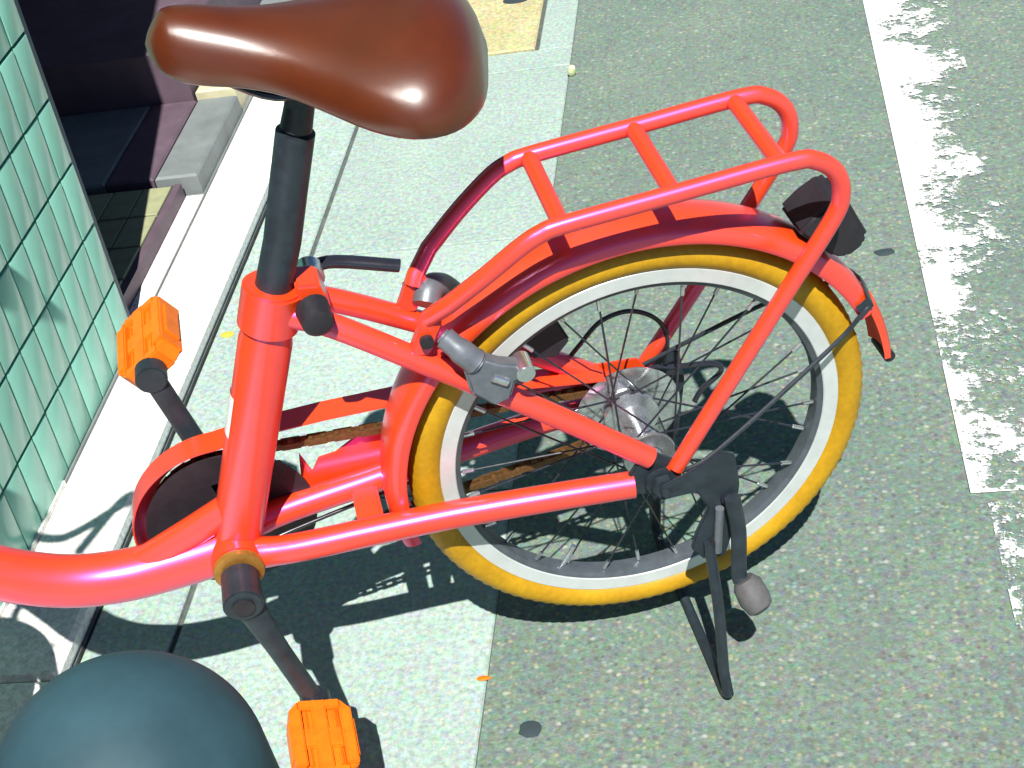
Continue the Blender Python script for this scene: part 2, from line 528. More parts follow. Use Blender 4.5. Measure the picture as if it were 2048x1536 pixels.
sb = MB(); sb.bbox((-1.9, 1.363, 0.029), (-0.935, 2.2, 0.172), 0.004); sb.build('step', 'dark_slab', ent)
sb = MB(); sb.bbox((-0.93, 1.366, 0.029), (-0.85, 1.47, 0.082), 0.004); sb.build('end_block', 'beige', ent)

# tiled pillar, slightly out of plumb (its courses stay level)
LEAN = 0.096
pil = empty('tiled_pillar', (PX, PY, 0.0285))
tag(pil, 'pillar clad in pale green glazed upright tiles beside the white kerb', 'pillar')
def leaning(mb):
    mb.v = [(x, y + LEAN * z, z) for x, y, z in mb.v]
    return mb
core = leaning(MB().box((-0.72, -0.575, -0.02), (-0.006, -0.002, 3.0)))
core.build('core', 'mortar_dark', pil)
trim = leaning(MB().box((-0.72, -0.0018, -0.0), (-0.003, 0.013, 3.0)))
trim.build('corner_trim', 'blue_trim', pil)
TW, TH = 0.0525, 0.0992
tl = MB()
b = 0.0016
w2, h2 = TW / 2 - 0.0016, TH / 2 - 0.0022
tl.add([(0, -w2, -h2), (0, w2, -h2), (0, w2, h2), (0, -w2, h2),
        (0.005, -w2, -h2), (0.005, w2, -h2), (0.005, w2, h2), (0.005, -w2, h2),
        (0.0062, -w2 + b, -h2 + b), (0.0062, w2 - b, -h2 + b), (0.0062, w2 - b, h2 - b), (0.0062, -w2 + b, h2 - b)],
       [(0, 3, 2, 1), (8, 9, 10, 11)] + [f for k in range(4) for f in
        ((k, (k + 1) % 4, 4 + (k + 1) % 4, 4 + k), (4 + k, 4 + (k + 1) % 4, 8 + (k + 1) % 4, 8 + k))])
tile_me = leaning(tl).mesh('tile', 'tile')
rows0 = 0.126 - 0.0285
for i in range(-1, 23):
    for j in range(11):
        zt = rows0 + TH * (i + 0.5)
        put('tile', tile_me, pil, (-0.006 + random.uniform(-0.0004, 0.0004), -TW / 2 - TW * j + LEAN * zt, zt),
            (0, random.uniform(-0.008, 0.008), random.uniform(-0.008, 0.008)))

# the pillar's end face, out of the picture: its tiles joined into one part
nf = MB()
for i in range(-1, 23):
    for j in range(13):
        x1 = -0.0075 - TW * j; zc = rows0 + TH * (i + 0.5)
        x0, z0, z1 = x1 - TW + 0.0032, zc - h2, zc + h2
        y0, y1, y2 = -0.5752, -0.5790, -0.5802
        nf.add([(x0, y0, z0), (x1, y0, z0), (x1, y0, z1), (x0, y0, z1), (x0, y1, z0), (x1, y1, z0), (x1, y1, z1), (x0, y1, z1),
                (x0 + b, y2, z0 + b), (x1 - b, y2, z0 + b), (x1 - b, y2, z1 - b), (x0 + b, y2, z1 - b)],
               [(8, 9, 10, 11)] + [f for k in range(4) for f in
                ((k, (k + 1) % 4, 4 + (k + 1) % 4, 4 + k), (4 + k, 4 + (k + 1) % 4, 8 + (k + 1) % 4, 8 + k))])
nf = leaning(nf).build('end_tiles', 'tile', pil); tag(nf, kind='stuff')

# building behind the pillar: back wall, plus unseen upper floors added to block sky light
bld = empty('building', (-1.8, 2.2, 0.0285))
tag(bld, 'dark building wall behind the shaded entrance at the top left', 'building')
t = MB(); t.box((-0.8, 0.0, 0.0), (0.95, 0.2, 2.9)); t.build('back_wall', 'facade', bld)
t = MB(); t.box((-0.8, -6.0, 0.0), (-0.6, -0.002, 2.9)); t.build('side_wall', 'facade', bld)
t = MB(); t.box((-0.8, -9.0, 2.95), (0.93, 7.0, 3.15)); t.build('sky_block_soffit', 'facade', bld)
t = MB(); t.box((-0.8, -9.0, 3.151), (0.93, 7.0, 13.0)); t.build('sky_block_front', 'tile', bld)  # unseen, added with the overhang to deepen shadows

# ================================================================== BICYCLE
RW = 0.2385                       # tyre radius
LIFT = 0.058                      # the stand lifts the back wheel
ROT = Matrix(((0.9487, -0.3158, 0.0157), (0.3162, 0.9477, -0.0443), (-0.0009, 0.0470, 0.9989)))
bike = bpy.data.objects.new('bicycle', None)
bike.empty_display_size = 0.2
col.objects.link(bike)
ax = Vector((0, 0, RW + LIFT))
DROP = 0.296
bike.matrix_world = Matrix.Translation(ax + ROT @ Vector((0, 0, -DROP))) @ ROT.to_4x4()
tag(bike, 'red small-wheeled bicycle with brown saddle, mustard tyres and rear rack on its stand', 'bicycle')

def P(name, mb, mat, parent=None, bevel=0.0, sharp=38, segs=2):
    """a part of the bicycle; coordinates are from the back axle"""
    o = mb.build(name, mat, parent or bike, bevel, sharp, segs)
    if parent is None: o.location = (0, 0, DROP)
    return o

BB = Vector((-0.418, 0, 0.010))
ST = Vector((-0.306, 0, 0.281))      # top of the seat tube
sdir = (ST - BB).normalized()

# --- frame tubes
t = MB(); t.tube([BB - sdir * 0.012, BB + sdir * 0.05, ST - sdir * 0.045, ST - sdir * 0.04, ST - sdir * 0.02, ST - sdir * 0.019],
                 [0.0245, 0.0245, 0.0245, 0.0235, 0.0225, 0.02], 32)
P('seat_tube', t, 'red')
dtp = smooth([(-0.41, 0, 0.010), (-0.47, 0, 0.008), (-0.53, 0, 0.010), (-0.585, 0, 0.025), (-0.638, 0, 0.060), (-0.677, 0, 0.106),
              (-0.704, 0, 0.152), (-0.738, 0, 0.222), (-0.775, 0, 0.29), (-0.826, 0, 0.352)], 8)
t = MB(); t.tube(dtp, 0.0262, 32); P('down_tube', t, 'red')
t = MB(); t.tube([(-0.40, 0, 0.062), (-0.45, 0, 0.042), (-0.53, 0, 0.012)], 0.0155, 20); P('brace_tube', t, 'red')
t = MB(); t.tube([BB + Vector((0, -0.036, 0)), BB + Vector((0, 0.036, 0))], 0.026, 28); P('bottom_bracket_shell', t, 'red', bevel=0.002)
t = MB(); t.lathe([(-0.036, 0.013), (-0.036, 0.0255), (-0.041, 0.0245), (-0.043, 0.02), (-0.043, 0.013)], BB, 36)
P('bearing_cup', t, 'brass')
for s in (-1, 1):
    pts = smooth([(-0.405, s * 0.02, 0.010), (-0.36, s * 0.029, 0.009), (-0.28, s * 0.036, 0.008), (-0.2, s * 0.044, 0.007),
                  (-0.1, s * 0.056, 0.003), (-0.026, s * 0.063, -0.003)], 5)
    n = len(pts)
    t = MB(); t.tube(pts, [0.0155 if i < 3 else 0.0148 - 0.0012 * i / n for i in range(n)], 20)
    P('chain_stay', t, 'red')
    pts = smooth([(-0.298, s * 0.012, 0.268), (-0.262, s * 0.021, 0.250), (-0.19, s * 0.034, 0.190), (-0.1, s * 0.048, 0.112), (-0.006, s * 0.062, 0.025)], 5)
    n = len(pts)
    t = MB(); t.tube(pts, [0.0115 - 0.0005 * i / n for i in range(n)], 18)
    P('seat_stay', t, 'red')
    dp = [(-0.034, -0.012), (-0.032, 0.008), (-0.012, 0.033), (0.002, 0.028), (0.02, 0.012), (0.02, -0.018), (0.006, -0.026), (-0.012, -0.02)]
    t = MB(); t.prism(dp, s * 0.0655, s * 0.0595); P('dropout', t, 'black', bevel=0.001)
    t = MB()
    hexa = [(0.0125 * cos(radians(60 * k)), 0.0125 * sin(radians(60 * k)) - 0.002) for k in range(6)]
    t.prism(hexa, s * 0.0735, s * 0.082); t.lathe([(s * 0.0685, 0.0001), (s * 0.0685, 0.0165), (s * 0.0733, 0.0165), (s * 0.0733, 0.0001)], (0, 0, -0.002), 24)
    t.tube([(0, s * 0.058, -0.002), (0, s * 0.09, -0.002)], 0.0052, 12)
    P('axle_nut', t, 'black', bevel=0.0008)
t = MB(); t.tube([(-0.182, -0.033, 0.19), (-0.182, 0.033, 0.19)], 0.0085, 14); P('stay_bridge', t, 'red')
t = MB(); t.prism([(-0.296, -0.004), (-0.270, -0.003), (-0.270, 0.013), (-0.296, 0.015)], -0.034, 0.034)
P('stay_bridge', t, 'red', bevel=0.003)

# --- seat clamp, post, saddle
u_ = sdir
t = MB(); t.tube([ST - u_ * 0.03, ST + u_ * 0.014], 0.0275, 32)
t.prism([(-0.286, 0.258), (-0.258, 0.262), (-0.262, 0.292), (-0.283, 0.297)], -0.017, 0.017)
clamp = P('seat_clamp', t, 'red', bevel=0.0025)
t = MB(); t.tube([(-0.270, -0.045, 0.277), (-0.270, 0.04, 0.277)], 0.004, 10)
t.tube([(-0.270, 0.018, 0.277), (-0.270, 0.036, 0.277)], 0.0135, 20); P('skewer', t, 'silver', clamp, bevel=0.001)
t = MB(); t.tube(smooth([(-0.268, 0.036, 0.277), (-0.245, 0.042, 0.272), (-0.19, 0.036, 0.253)], 5), 0.0075, 12, squash=((0, 0, 1), 0.75))
P('lever', t, 'black_gloss', clamp)
t = MB(); t.tube([(-0.276, -0.018, 0.277), (-0.274, -0.024, 0.276), (-0.272, -0.045, 0.273), (-0.272, -0.048, 0.273)], [0.008, 0.0155, 0.0135, 0.008], 18)
P('adjusting_nut', t, 'plastic', clamp)
pt = [ST - u_ * 0.06, ST + u_ * 0.01, Vector((-0.2815, 0, 0.335)), Vector((-0.262, 0, 0.386)), Vector((-0.244, 0, 0.432))]
t = MB(); t.tube(pt, 0.0163, 28)
post = P('seat_post', t, 'black')
t = MB(); t.tube([(-0.2435, 0, 0.433), (-0.2435 + 0.008, 0, 0.452), (-0.227, 0, 0.475)], [0.0135, 0.0125, 0.0125], 24)
t.prism([(-0.245, 0.462), (-0.21, 0.458), (-0.21, 0.48), (-0.245, 0.484)], -0.02, 0.02)
P('saddle_clamp', t, 'black', post, bevel=0.002)

def saddle(mb, x0, x1, W_, T_, B_, ns=40, nc=36):
    vs = []; fs = []
    for i in range(ns + 1):
        q = i / ns
        q = 0.5 - 0.5 * cos(pi * q)              # denser at both ends
        x = x0 + (x1 - x0) * q
        w = max(0.0004, curve1(W_, q)); zt = curve1(T_, q); zb = curve1(B_, q)
        zm = zb + (zt - zb) * 0.2
        endk = min(1.0, w / 0.028)
        for k in range(nc):
            a = 2 * pi * k / nc
            c, s = cos(a), sin(a)
            y = w * math.copysign(abs(c) ** 0.9, c)
            if s >= 0: z = zm + (zt - zm) * (s ** 0.95) * (0.35 + 0.65 * endk)
            else: z = zm + (zm - zb) * -((-s) ** 0.6) * (0.35 + 0.65 * endk)
            vs.append((x, y, z))
    for i in range(ns):
        for k in range(nc):
            j = (k + 1) % nc
            fs.append((i * nc + k, i * nc + j, (i + 1) * nc + j, (i + 1) * nc + k))
    fs.append(tuple(range(nc))); fs.append(tuple(ns * nc + k for k in range(nc)))
    mb.add(vs, fs)
Wk = [(0, 0), (0.02, 0.015), (0.06, 0.026), (0.13, 0.033), (0.26, 0.039), (0.38, 0.051), (0.5, 0.073), (0.62, 0.098),
      (0.73, 0.112), (0.83, 0.110), (0.91, 0.092), (0.97, 0.058), (1, 0)]
Tk = [(0, 0.518), (0.1, 0.528), (0.35, 0.517), (0.6, 0.512), (0.85, 0.514), (0.95, 0.504), (1, 0.485)]
Bk = [(0, 0.487), (0.1, 0.475), (0.35, 0.466), (0.6, 0.450), (0.85, 0.445), (0.95, 0.449), (1, 0.460)]
t = MB(); saddle(t, -0.336, -0.078, Wk, Tk, Bk)
yw, tz, xc = radians(-6), math.tan(radians(6)), -0.22
t.v = [(xc + (x - xc) * cos(yw) - y * sin(yw), (x - xc) * sin(yw) + y * cos(yw), z - (x - xc) * tz + 0.017) for x, y, z in t.v]
sd = P('saddle', t, 'leather', sharp=80)
t = MB()
for s in (-1, 1):
    t.tube(smooth([(-0.285, s * 0.008 + 0.008, 0.49), (-0.25, s * 0.016, 0.474), (-0.2, s * 0.018, 0.468), (-0.14, s * 0.03, 0.47)], 4), 0.0035, 8)
P('saddle_rail', t, 'black_gloss', sd)

# --- wheels
def wheel(c, name='wheel', cog=True):
    cx, cz = c
    C3 = (cx, 0, cz)
    t = MB()
    t.lathe([(-0.0118, 0.2088), (-0.0130, 0.2078), (-0.0125, 0.1935), (-0.0115, 0.1925), (-0.0095, 0.1935), (0.0095, 0.1935), (0.0115, 0.1925), (0.0125, 0.1935),
             (0.0130, 0.2078), (0.0118, 0.2088), (0.0095, 0.2035), (-0.0095, 0.2035)], C3, 120)
    w = P(name, t, 'rim', sharp=30)
    t = MB(); t.lathe([(-0.0112, 0.1922), (-0.0085, 0.1872), (0, 0.1858), (0.0085, 0.1872), (0.0112, 0.1922), (0, 0.1932)], C3, 120)
    P('rim_bed', t, 'bed', w, sharp=30)
    prof = []
    m = 26
    for k in range(m):
        a = 2 * pi * k / m
        y = 0.0178 * sin(a); r = 0.2212 - 0.0173 * cos(a)
        if r < 0.2065: y *= 0.62 if r < 0.205 else 0.75
        prof.append((y, r))
    def tooth(i, k):
        y, r = prof[i]
        if r > 0.2295 and abs(y) > 0.004:
            return -0.0011 if k % 2 else 0.0006
        return 0
    t = MB(); t.lathe(prof, C3, 220, tooth=tooth)
    P('tyre', t, 'tyre', w, sharp=60)
    t = MB()
    t.lathe([(-0.036, 0.013), (-0.034, 0.0265), (-0.031, 0.0275), (-0.029, 0.0265), (-0.027, 0.0175), (-0.01, 0.0155), (0.01, 0.0155), (0.024, 0.018),
             (0.026, 0.029), (0.029, 0.030), (0.032, 0.029), (0.034, 0.014)], C3, 48, closed=False)
    t.tube([(cx, -0.062, cz), (cx, 0.062, cz)], 0.005, 12)
    t.tube([(cx, -0.055, cz), (cx, -0.036, cz)], 0.0125, 24)
    P('hub', t, 'hub', w, sharp=30)
    if cog:
        t = MB()
        t.lathe([(0.0355, 0.021), (0.0355, 0.047), (0.0385, 0.0555), (0.0395, 0.0555), (0.0375, 0.045), (0.0375, 0.021)], C3, 60)
        P('spoke_guard', t, 'silver', w, sharp=25)
        t = MB()
        t.lathe([(0.0425, 0.016), (0.0425, 0.030), (0.0445, 0.030), (0.0445, 0.016)], C3, 72, tooth=lambda i, k: (0.0025 if k % 4 < 2 else 0) if i in (1, 2) else 0)
        P('cog', t, 'chain', w)
    ns = 28
    for k in range(ns):
        side = -1 if k % 2 else 1
        a = 2 * pi * (k + 0.5) / ns
        ah = a + (1 if (k // 2) % 2 else -1) * radians(66)
        p0 = Vector((cx + 0.0265 * cos(ah), side * 0.0305, cz + 0.0265 * sin(ah)))
        p1 = Vector((cx + 0.186 * cos(a), side * 0.003, cz + 0.186 * sin(a)))
        t = MB(); t.tube([p0, p1], 0.00105, 6)
        P('spoke', t, 'black_gloss', w)
        d = (p1 - p0).normalized()
        t = MB(); t.tube([p1 - d * 0.013, p1 - d * 0.001], 0.0022, 8)
        P('nipple', t, 'silver', w)
    return w
back_wheel = wheel((0, 0))
front_wheel = wheel((-0.985, 0.0), cog=False)
# valve
t = MB(); va = radians(236)
t.tube([(0.186 * cos(va), 0, 0.186 * sin(va)), (0.158 * cos(va), 0, 0.158 * sin(va))], [0.003, 0.003], 10)
P('valve', t, 'silver', back_wheel)

# --- fenders
def fender_prof(ro, hw, dep, th=0.0014):
    half = [(1.0, 1.0), (0.985, 0.55), (0.87, 0.25), (0.6, 0.09), (0.3, 0.02), (0, 0)]
    out = [(hw * y, ro - dep * d) for y, d in half] + [(-hw * y, ro - dep * d) for y, d in half[-2::-1]]
    inn = [(y * 0.96, r - th) for y, r in reversed(out)]
    return out + inn
t = MB(); t.arc(fender_prof(0.2645, 0.0295, 0.019), 22, 188, n=90)
fen = P('fender', t, 'red', sharp=50)
t = MB(); pr = [(-0.020, 0.2675), (-0.012, 0.2705), (0, 0.2715), (0.012, 0.2705), (0.020, 0.2675), (0.019, 0.264), (0, 0.267), (-0.019, 0.264)]
pr = [(-0.021, 0.2625), (-0.013, 0.2665), (0, 0.268), (0.013, 0.2665), (0.021, 0.2625), (0.0205, 0.2565), (0.012, 0.260), (0, 0.2615), (-0.012, 0.260), (-0.0205, 0.2565)]
t.arc(pr, 5.5, 21.5, (0, 0, 0), 12)
P('mudflap', t, 'red_soft', fen, sharp=50)
t = MB(); t.tube([(0.2625, -0.017, 0.0215), (0.2625, 0.017, 0.0215)], 0.0062, 12); P('flap_tip', t, 'plastic', fen, bevel=0.001)
t = MB(); t.tube([(0.2385, -0.006, 0.112), (0.2415, -0.006, 0.1135)], [0.0045, 0.003], 10); P('rivet', t, 'silver', fen)
t = MB(); t.arc(fender_prof(0.2645, 0.0285, 0.018), -10, 150, (-0.985, 0, 0), 60)
P('fender', t, 'red', sharp=50)
# fender stays
for s in (-1, 1):
    if s < 0: pts = [(0.018, -0.072, 0.004), (0.06, -0.066, 0.012), (0.19, -0.036, 0.072), (0.228, -0.032, 0.103), (0.233, -0.0312, 0.107)]
    else: pts = [(0.012, 0.062, 0.03), (0.07, 0.056, 0.052), (0.16, 0.036, 0.092), (0.232, 0.031, 0.099)]
    t = MB(); t.tube(smooth(pts, 4), 0.0024, 8); P('fender_stay', t, 'black', fen)
t = MB(); t.arc([(-0.0315, 0.247), (-0.030, 0.2605), (0, 0.2665), (0.030, 0.2605), (0.0315, 0.247), (0.0325, 0.247), (0.031, 0.262), (0, 0.268), (-0.031, 0.262), (-0.0325, 0.247)],
               24, 27, n=3)
P('stay_clip', t, 'black', fen)
# rear reflector housing
t = MB(); t.prism([(0.168, 0.212), (0.186, 0.226), (0.206, 0.236), (0.216, 0.233), (0.236, 0.187), (0.232, 0.176), (0.218, 0.168), (0.203, 0.172), (0.187, 0.19)], -0.026, 0.026)
ref = P('reflector', t, 'plastic', bevel=0.004, segs=3)
t = MB(); t.prism([(0.2135, 0.229), (0.2325, 0.185), (0.2375, 0.187), (0.2185, 0.231)], -0.021, 0.021); P('lens', t, 'reflector', ref, bevel=0.001)

# --- rear rack
rail = lambda s: smooth([(-0.183, s * 0.030, 0.232), (-0.178, s * 0.034, 0.240)], 1) + smooth(
    [(-0.160, s * 0.046, 0.256), (-0.125, s * 0.055, 0.281), (-0.090, s * 0.0595, 0.304), (-0.070, s * 0.060, 0.3125), (-0.048, s * 0.060, 0.315),
     (0.05, s * 0.060, 0.315), (0.150, s * 0.060, 0.315), (0.175, s * 0.060, 0.309), (0.192, s * 0.060, 0.292), (0.1965, s * 0.060, 0.268),
     (0.187, s * 0.0605, 0.243), (0.14, s * 0.062, 0.178), (0.07, s * 0.066, 0.083), (0.016, s * 0.0705, 0.010)], 6)
t = MB(); t.tube(rail(-1), 0.0083, 18); t.tube(rail(1), 0.0083, 18)
for s in (-1, 1):
    t.prism([(0.002, -0.014), (0.018, -0.006), (0.024, 0.012), (0.012, 0.016), (-0.004, 0.0)], s * 0.0725, s * 0.0675)
rack = P('rack', t, 'red', sharp=50)
for x in (-0.052, 0.047, 0.143):
    t = MB(); t.tube([(x, -0.058, 0.3155), (x, 0.058, 0.3155)], 0.0082, 16, squash=((0, 0, 1), 0.8)); P('crossbar', t, 'red', rack)
for s in (-1, 1):
    t = MB(); t.prism([(-0.205, 0.206), (-0.186, 0.203), (-0.168, 0.232), (-0.172, 0.248), (-0.184, 0.244)], s * 0.028, s * 0.040)
    P('mount_plate', t, 'red', rack, bevel=0.002)
    t = MB(); t.tube([(-0.186, s * 0.041, 0.222), (-0.186, s * 0.048, 0.222)], 0.0065, 12); P('bolt', t, 'plastic', rack, bevel=0.001)

# --- brake
t = MB()
t.tube(smooth([(-0.172, -0.046, 0.226), (-0.160, -0.056, 0.212), (-0.148, -0.060, 0.196)], 4), [0.0105] * 4 + [0.012] * 4 + [0.014], 16)
t.prism([(-0.162, 0.205), (-0.148, 0.207), (-0.128, 0.192), (-0.106, 0.182), (-0.102, 0.172), (-0.118, 0.168), (-0.126, 0.150), (-0.142, 0.146), (-0.160, 0.168)], -0.067, -0.050)
brk = P('brake', t, 'grey', bevel=0.003, segs=3)
t = MB(); t.tube([(-0.1085, -0.072, 0.177), (-0.1085, -0.046, 0.177)], 0.0088, 18); P('bolt', t, 'silver', brk, bevel=0.001)
t = MB(); t.tube([(-0.138, -0.0675, 0.182), (-0.126, -0.0675, 0.172)], 0.0045, 10); P('cover', t, 'silver', brk)
t = MB(); t.tube(smooth([(-0.176, 0.02, 0.214), (-0.168, 0.032, 0.222), (-0.155, 0.046, 0.208), (-0.145, 0.05, 0.186)], 5), 0.0135, 14)
P('arm', t, 'grey', brk)
t = MB(); t.prism([(-0.118, 0.180), (-0.108, 0.188), (-0.082, 0.178), (-0.06, 0.158), (-0.05, 0.128), (-0.066, 0.112), (-0.09, 0.118), (-0.10, 0.145)], 0.018, 0.024)
P('shoe_holder', t, 'plastic', brk, bevel=0.002)

# --- crankset, pedals, chain guard
CR = Vector((0.028, 0, -0.163))
for s in (-1, 1):
    tip = BB + CR * (1 if s < 0 else -1)
    y0 = s * 0.072; y1 = s * 0.086
    t = MB()
    pts = smooth([(BB.x, y0, BB.z), (BB.x + (tip.x - BB.x) * 0.3, s * 0.078, BB.z + (tip.z - BB.z) * 0.3), (tip.x, y1, tip.z)], 6)
    n = len(pts)
    t.tube(pts, [0.0165 - 0.0055 * min(1, i / (n * 0.6)) for i in range(n)], 18, squash=((0, 1, 0), 0.7))
    t.tube([(BB.x, s * 0.046, BB.z), (BB.x, s * 0.087, BB.z)], [0.0185, 0.0195], 24)
    t.tube([(tip.x, s * 0.076, tip.z), (tip.x, s * 0.095, tip.z)], 0.0155, 20)
    cr = P('crank_arm', t, 'black', bevel=0.0015)
    t = MB(); t.tube([(BB.x, s * 0.0875, BB.z), (BB.x, s * 0.0895, BB.z)], 0.0105, 16); P('cap', t, 'plastic', cr)
    # pedal: built flat round its spindle, then tipped
    ang = radians(-20 if s < 0 else 30)
    def rot(v):
        x, y, z = v
        return (tip.x + x * cos(ang) - z * sin(ang), s * (0.093 + y), tip.z + x * sin(ang) + z * cos(ang))
    def ped(mb_fn, name, mat, parent=None, bev=0.0015):
        k = MB(); mb_fn(k); k.v = [rot(v) for v in k.v]
        return P(name, k, mat, parent, bevel=bev)
    def outline(k, hx, L, z0, z1, ch):
        poly = [(-hx + ch, 0), (hx - ch, 0), (hx, ch * 1.1), (hx + 0.002, L * 0.5), (hx, L - ch * 1.1), (hx - ch, L), (-hx + ch, L), (-hx, L - ch * 1.1), (-hx - 0.002, L * 0.5), (-hx, ch * 1.1)]
        n = len(poly)
        k.add([(x, y, z0) for x, y in poly] + [(x, y, z1) for x, y in poly],
              [tuple(range(n)), tuple(range(2 * n - 1, n - 1, -1))] + [(i, (i + 1) % n, n + (i + 1) % n, n + i) for i in range(n)])
    def rails_(k):
        k.box((-0.031, 0.012, -0.0145), (-0.019, 0.082, 0.0145)); k.box((0.019, 0.012, -0.0145), (0.031, 0.082, 0.0145))
        k.box((-0.0215, 0.0, -0.0125), (0.0215, 0.011, 0.0125)); k.box((-0.0215, 0.083, -0.0125), (0.0215, 0.094, 0.0125))
        for sx in (-1, 1):
            k.add([(sx * 0.0205, 0.0, -0.0125), (sx * 0.031, 0.0125, -0.0125), (sx * 0.0205, 0.0125, -0.0125), (sx * 0.0205, 0.0, 0.0125), (sx * 0.031, 0.0125, 0.0125), (sx * 0.0205, 0.0125, 0.0125)],
                  [(0, 1, 2), (3, 5, 4), (0, 3, 4, 1), (1, 4, 5, 2), (2, 5, 3, 0)])
            k.add([(sx * 0.0205, 0.094, -0.0125), (sx * 0.031, 0.0815, -0.0125), (sx * 0.0205, 0.0815, -0.0125), (sx * 0.0205, 0.094, 0.0125), (sx * 0.031, 0.0815, 0.0125), (sx * 0.0205, 0.0815, 0.0125)],
                  [(0, 1, 2), (3, 5, 4), (0, 3, 4, 1), (1, 4, 5, 2), (2, 5, 3, 0)])
    pd = ped(rails_, 'pedal', 'orange')
    def body(k):
        k.box((-0.0085, 0.0, -0.0132), (0.0065, 0.094, 0.0132))
        k.box((-0.0185, 0.0112, -0.0085), (0.0185, 0.0828, 0.0085))
        for y in (0.047,):
            k.box((-0.0195, y - 0.012, -0.0115), (0.0195, y + 0.012, 0.0115))
        for sx in (-1, 1):
            k.box((sx * 0.0145 - 0.0016, 0.012, -0.0118), (sx * 0.0145 + 0.0016, 0.082, 0.0118))
    ped(body, 'tread_block', 'orange', pd)
    for sx in (-1, 1):
        ped(lambda k: k.box((sx * 0.0315 - 0.0012, 0.024, -0.009), (sx * 0.0315 + 0.0022, 0.07, 0.009)), 'reflector', 'orange', pd, 0.0008)

cc = (BB.x, 0, BB.z)
t = MB()
# chainring: toothed ring, spider and holes between five arms
t.lathe([(0.043, 0.060), (0.043, 0.0775), (0.046, 0.0775), (0.046, 0.060)], cc, 160, tooth=lambda i, k: (0.003 if k % 4 < 2 else 0) if i in (1, 2) else 0)
t.lathe([(0.043, 0.012), (0.043, 0.034), (0.047, 0.034), (0.047, 0.012)], cc, 48)
for k in range(5):
    a = radians(72 * k + 20)
    d = Vector((cos(a), 0, sin(a))); n_ = Vector((-sin(a), 0, cos(a)))
    q = [BB + d * 0.030 - n_ * 0.014, BB + d * 0.063 - n_ * 0.010, BB + d * 0.063 + n_ * 0.010, BB + d * 0.030 + n_ * 0.014]
    t.prism([(v.x, v.z) for v in q], 0.0432, 0.0458)
ring = P('chainring', t, 'plastic')
# dark guard disc on the near side of the chain, with a few slots
t = MB()
t.lathe([(0.034, 0.052), (0.034, 0.085), (0.0365, 0.085), (0.0365, 0.052)], cc, 96)
t.lathe([(0.034, 0.014), (0.034, 0.037), (0.0365, 0.037), (0.0365, 0.014)], cc, 60)
for k in range(4):
    a = radians(90 * k + 35)
    t.arc([(0.0342, 0.0365), (0.0342, 0.0525), (0.0363, 0.0525), (0.0363, 0.0365)], 90 * k + 8, 90 * k + 80, cc, 16)
P('guard_disc', t, 'plastic', ring)
# chain guard: a lip round the front of the ring and a long upper band
t = MB()
path = [(BB.x + 0.098 * cos(radians(a)), BB.z + 0.098 * sin(radians(a))) for a in range(215, 84, -5)]
path += [(-0.37, 0.110), (-0.30, 0.107), (-0.22, 0.100), (-0.13, 0.082), (-0.06, 0.065), (-0.02, 0.056)]
y0, y1 = 0.030, 0.0585
vs = []
for x, z in path:
    vs += [(x, y0, z), (x, y1, z), (x, y1, z - 0.0), (x, y0, z)]
n = len(path)
vs = []
for i, (x, z) in enumerate(path):
    a_ = path[max(0, i - 1)]; b_ = path[min(n - 1, i + 1)]
    tx, tz = b_[0] - a_[0], b_[1] - a_[1]
    L = sqrt(tx * tx + tz * tz); nx, nz = tz / L, -tx / L       # inward
    prof = [(0.0, y0), (0.0, y1), (0.020, y1), (0.020, y1 - 0.0015), (0.0015, y1 - 0.0015), (0.0015, y0)]
    for d_, y in prof:
        vs.append((x + nx * d_, y, z + nz * d_))
fs = []
for i in range(n - 1):
    for k in range(6):
        j = (k + 1) % 6
        fs.append((i * 6 + k, i * 6 + j, (i + 1) * 6 + j, (i + 1) * 6 + k))
fs += [tuple(range(6)), tuple((n - 1) * 6 + k for k in range(6))]
t.add(vs, fs)
guard = P('chain_guard', t, 'red', sharp=45)
t = MB(); t.prism([(-0.335, 0.058), (-0.328, 0.03), (-0.318, 0.045), (-0.30, 0.046), (-0.262, 0.066), (-0.245, 0.062), (-0.245, -0.005), (-0.30, -0.012), (-0.33, -0.004), (-0.342, 0.02)], 0.049, 0.052)
P('lower_plate', t, 'red', guard, bevel=0.0008)
t = MB(); t.prism([(-0.13, 0.080), (-0.02, 0.056), (0.02, 0.05), (0.03, 0.03), (0.0, 0.028), (-0.06, 0.03), (-0.12, 0.05)], 0.0565, 0.0592)
P('tail_plate', t, 'red', guard, bevel=0.0008)
# chain: joined links along both runs and round the ring and cog
t = MB()
r1, r2 = 0.0775, 0.031
loop = []
dx = -BB.x
al = math.asin((r1 - r2) / dx)
def run(p, q):
    p, q = Vector(p), Vector(q); k = int((q - p).length / 0.0127)
    return [p + (q - p) * i / k for i in range(k)]
top1 = Vector((BB.x + r1 * sin(al), 0, BB.z + r1 * cos(al))); top2 = Vector((r2 * sin(al), 0, r2 * cos(al)))
bo1 = Vector((BB.x + r1 * sin(al), 0, BB.z - r1 * cos(al))); bo2 = Vector((r2 * sin(al), 0, -r2 * cos(al)))
loop += run(top1, top2)
a0 = atan2(cos(al), sin(al))
loop += [Vector((r2 * cos(a0 - (2 * a0) * i / 7), 0, r2 * sin(a0 - (2 * a0) * i / 7))) for i in range(7)]
loop += run(bo2, bo1)
loop += [Vector((BB.x + r1 * cos(-a0 - (2 * pi - 2 * a0) * i / 22), 0, BB.z + r1 * sin(-a0 - (2 * pi - 2 * a0) * i / 22))) for i in range(22)]
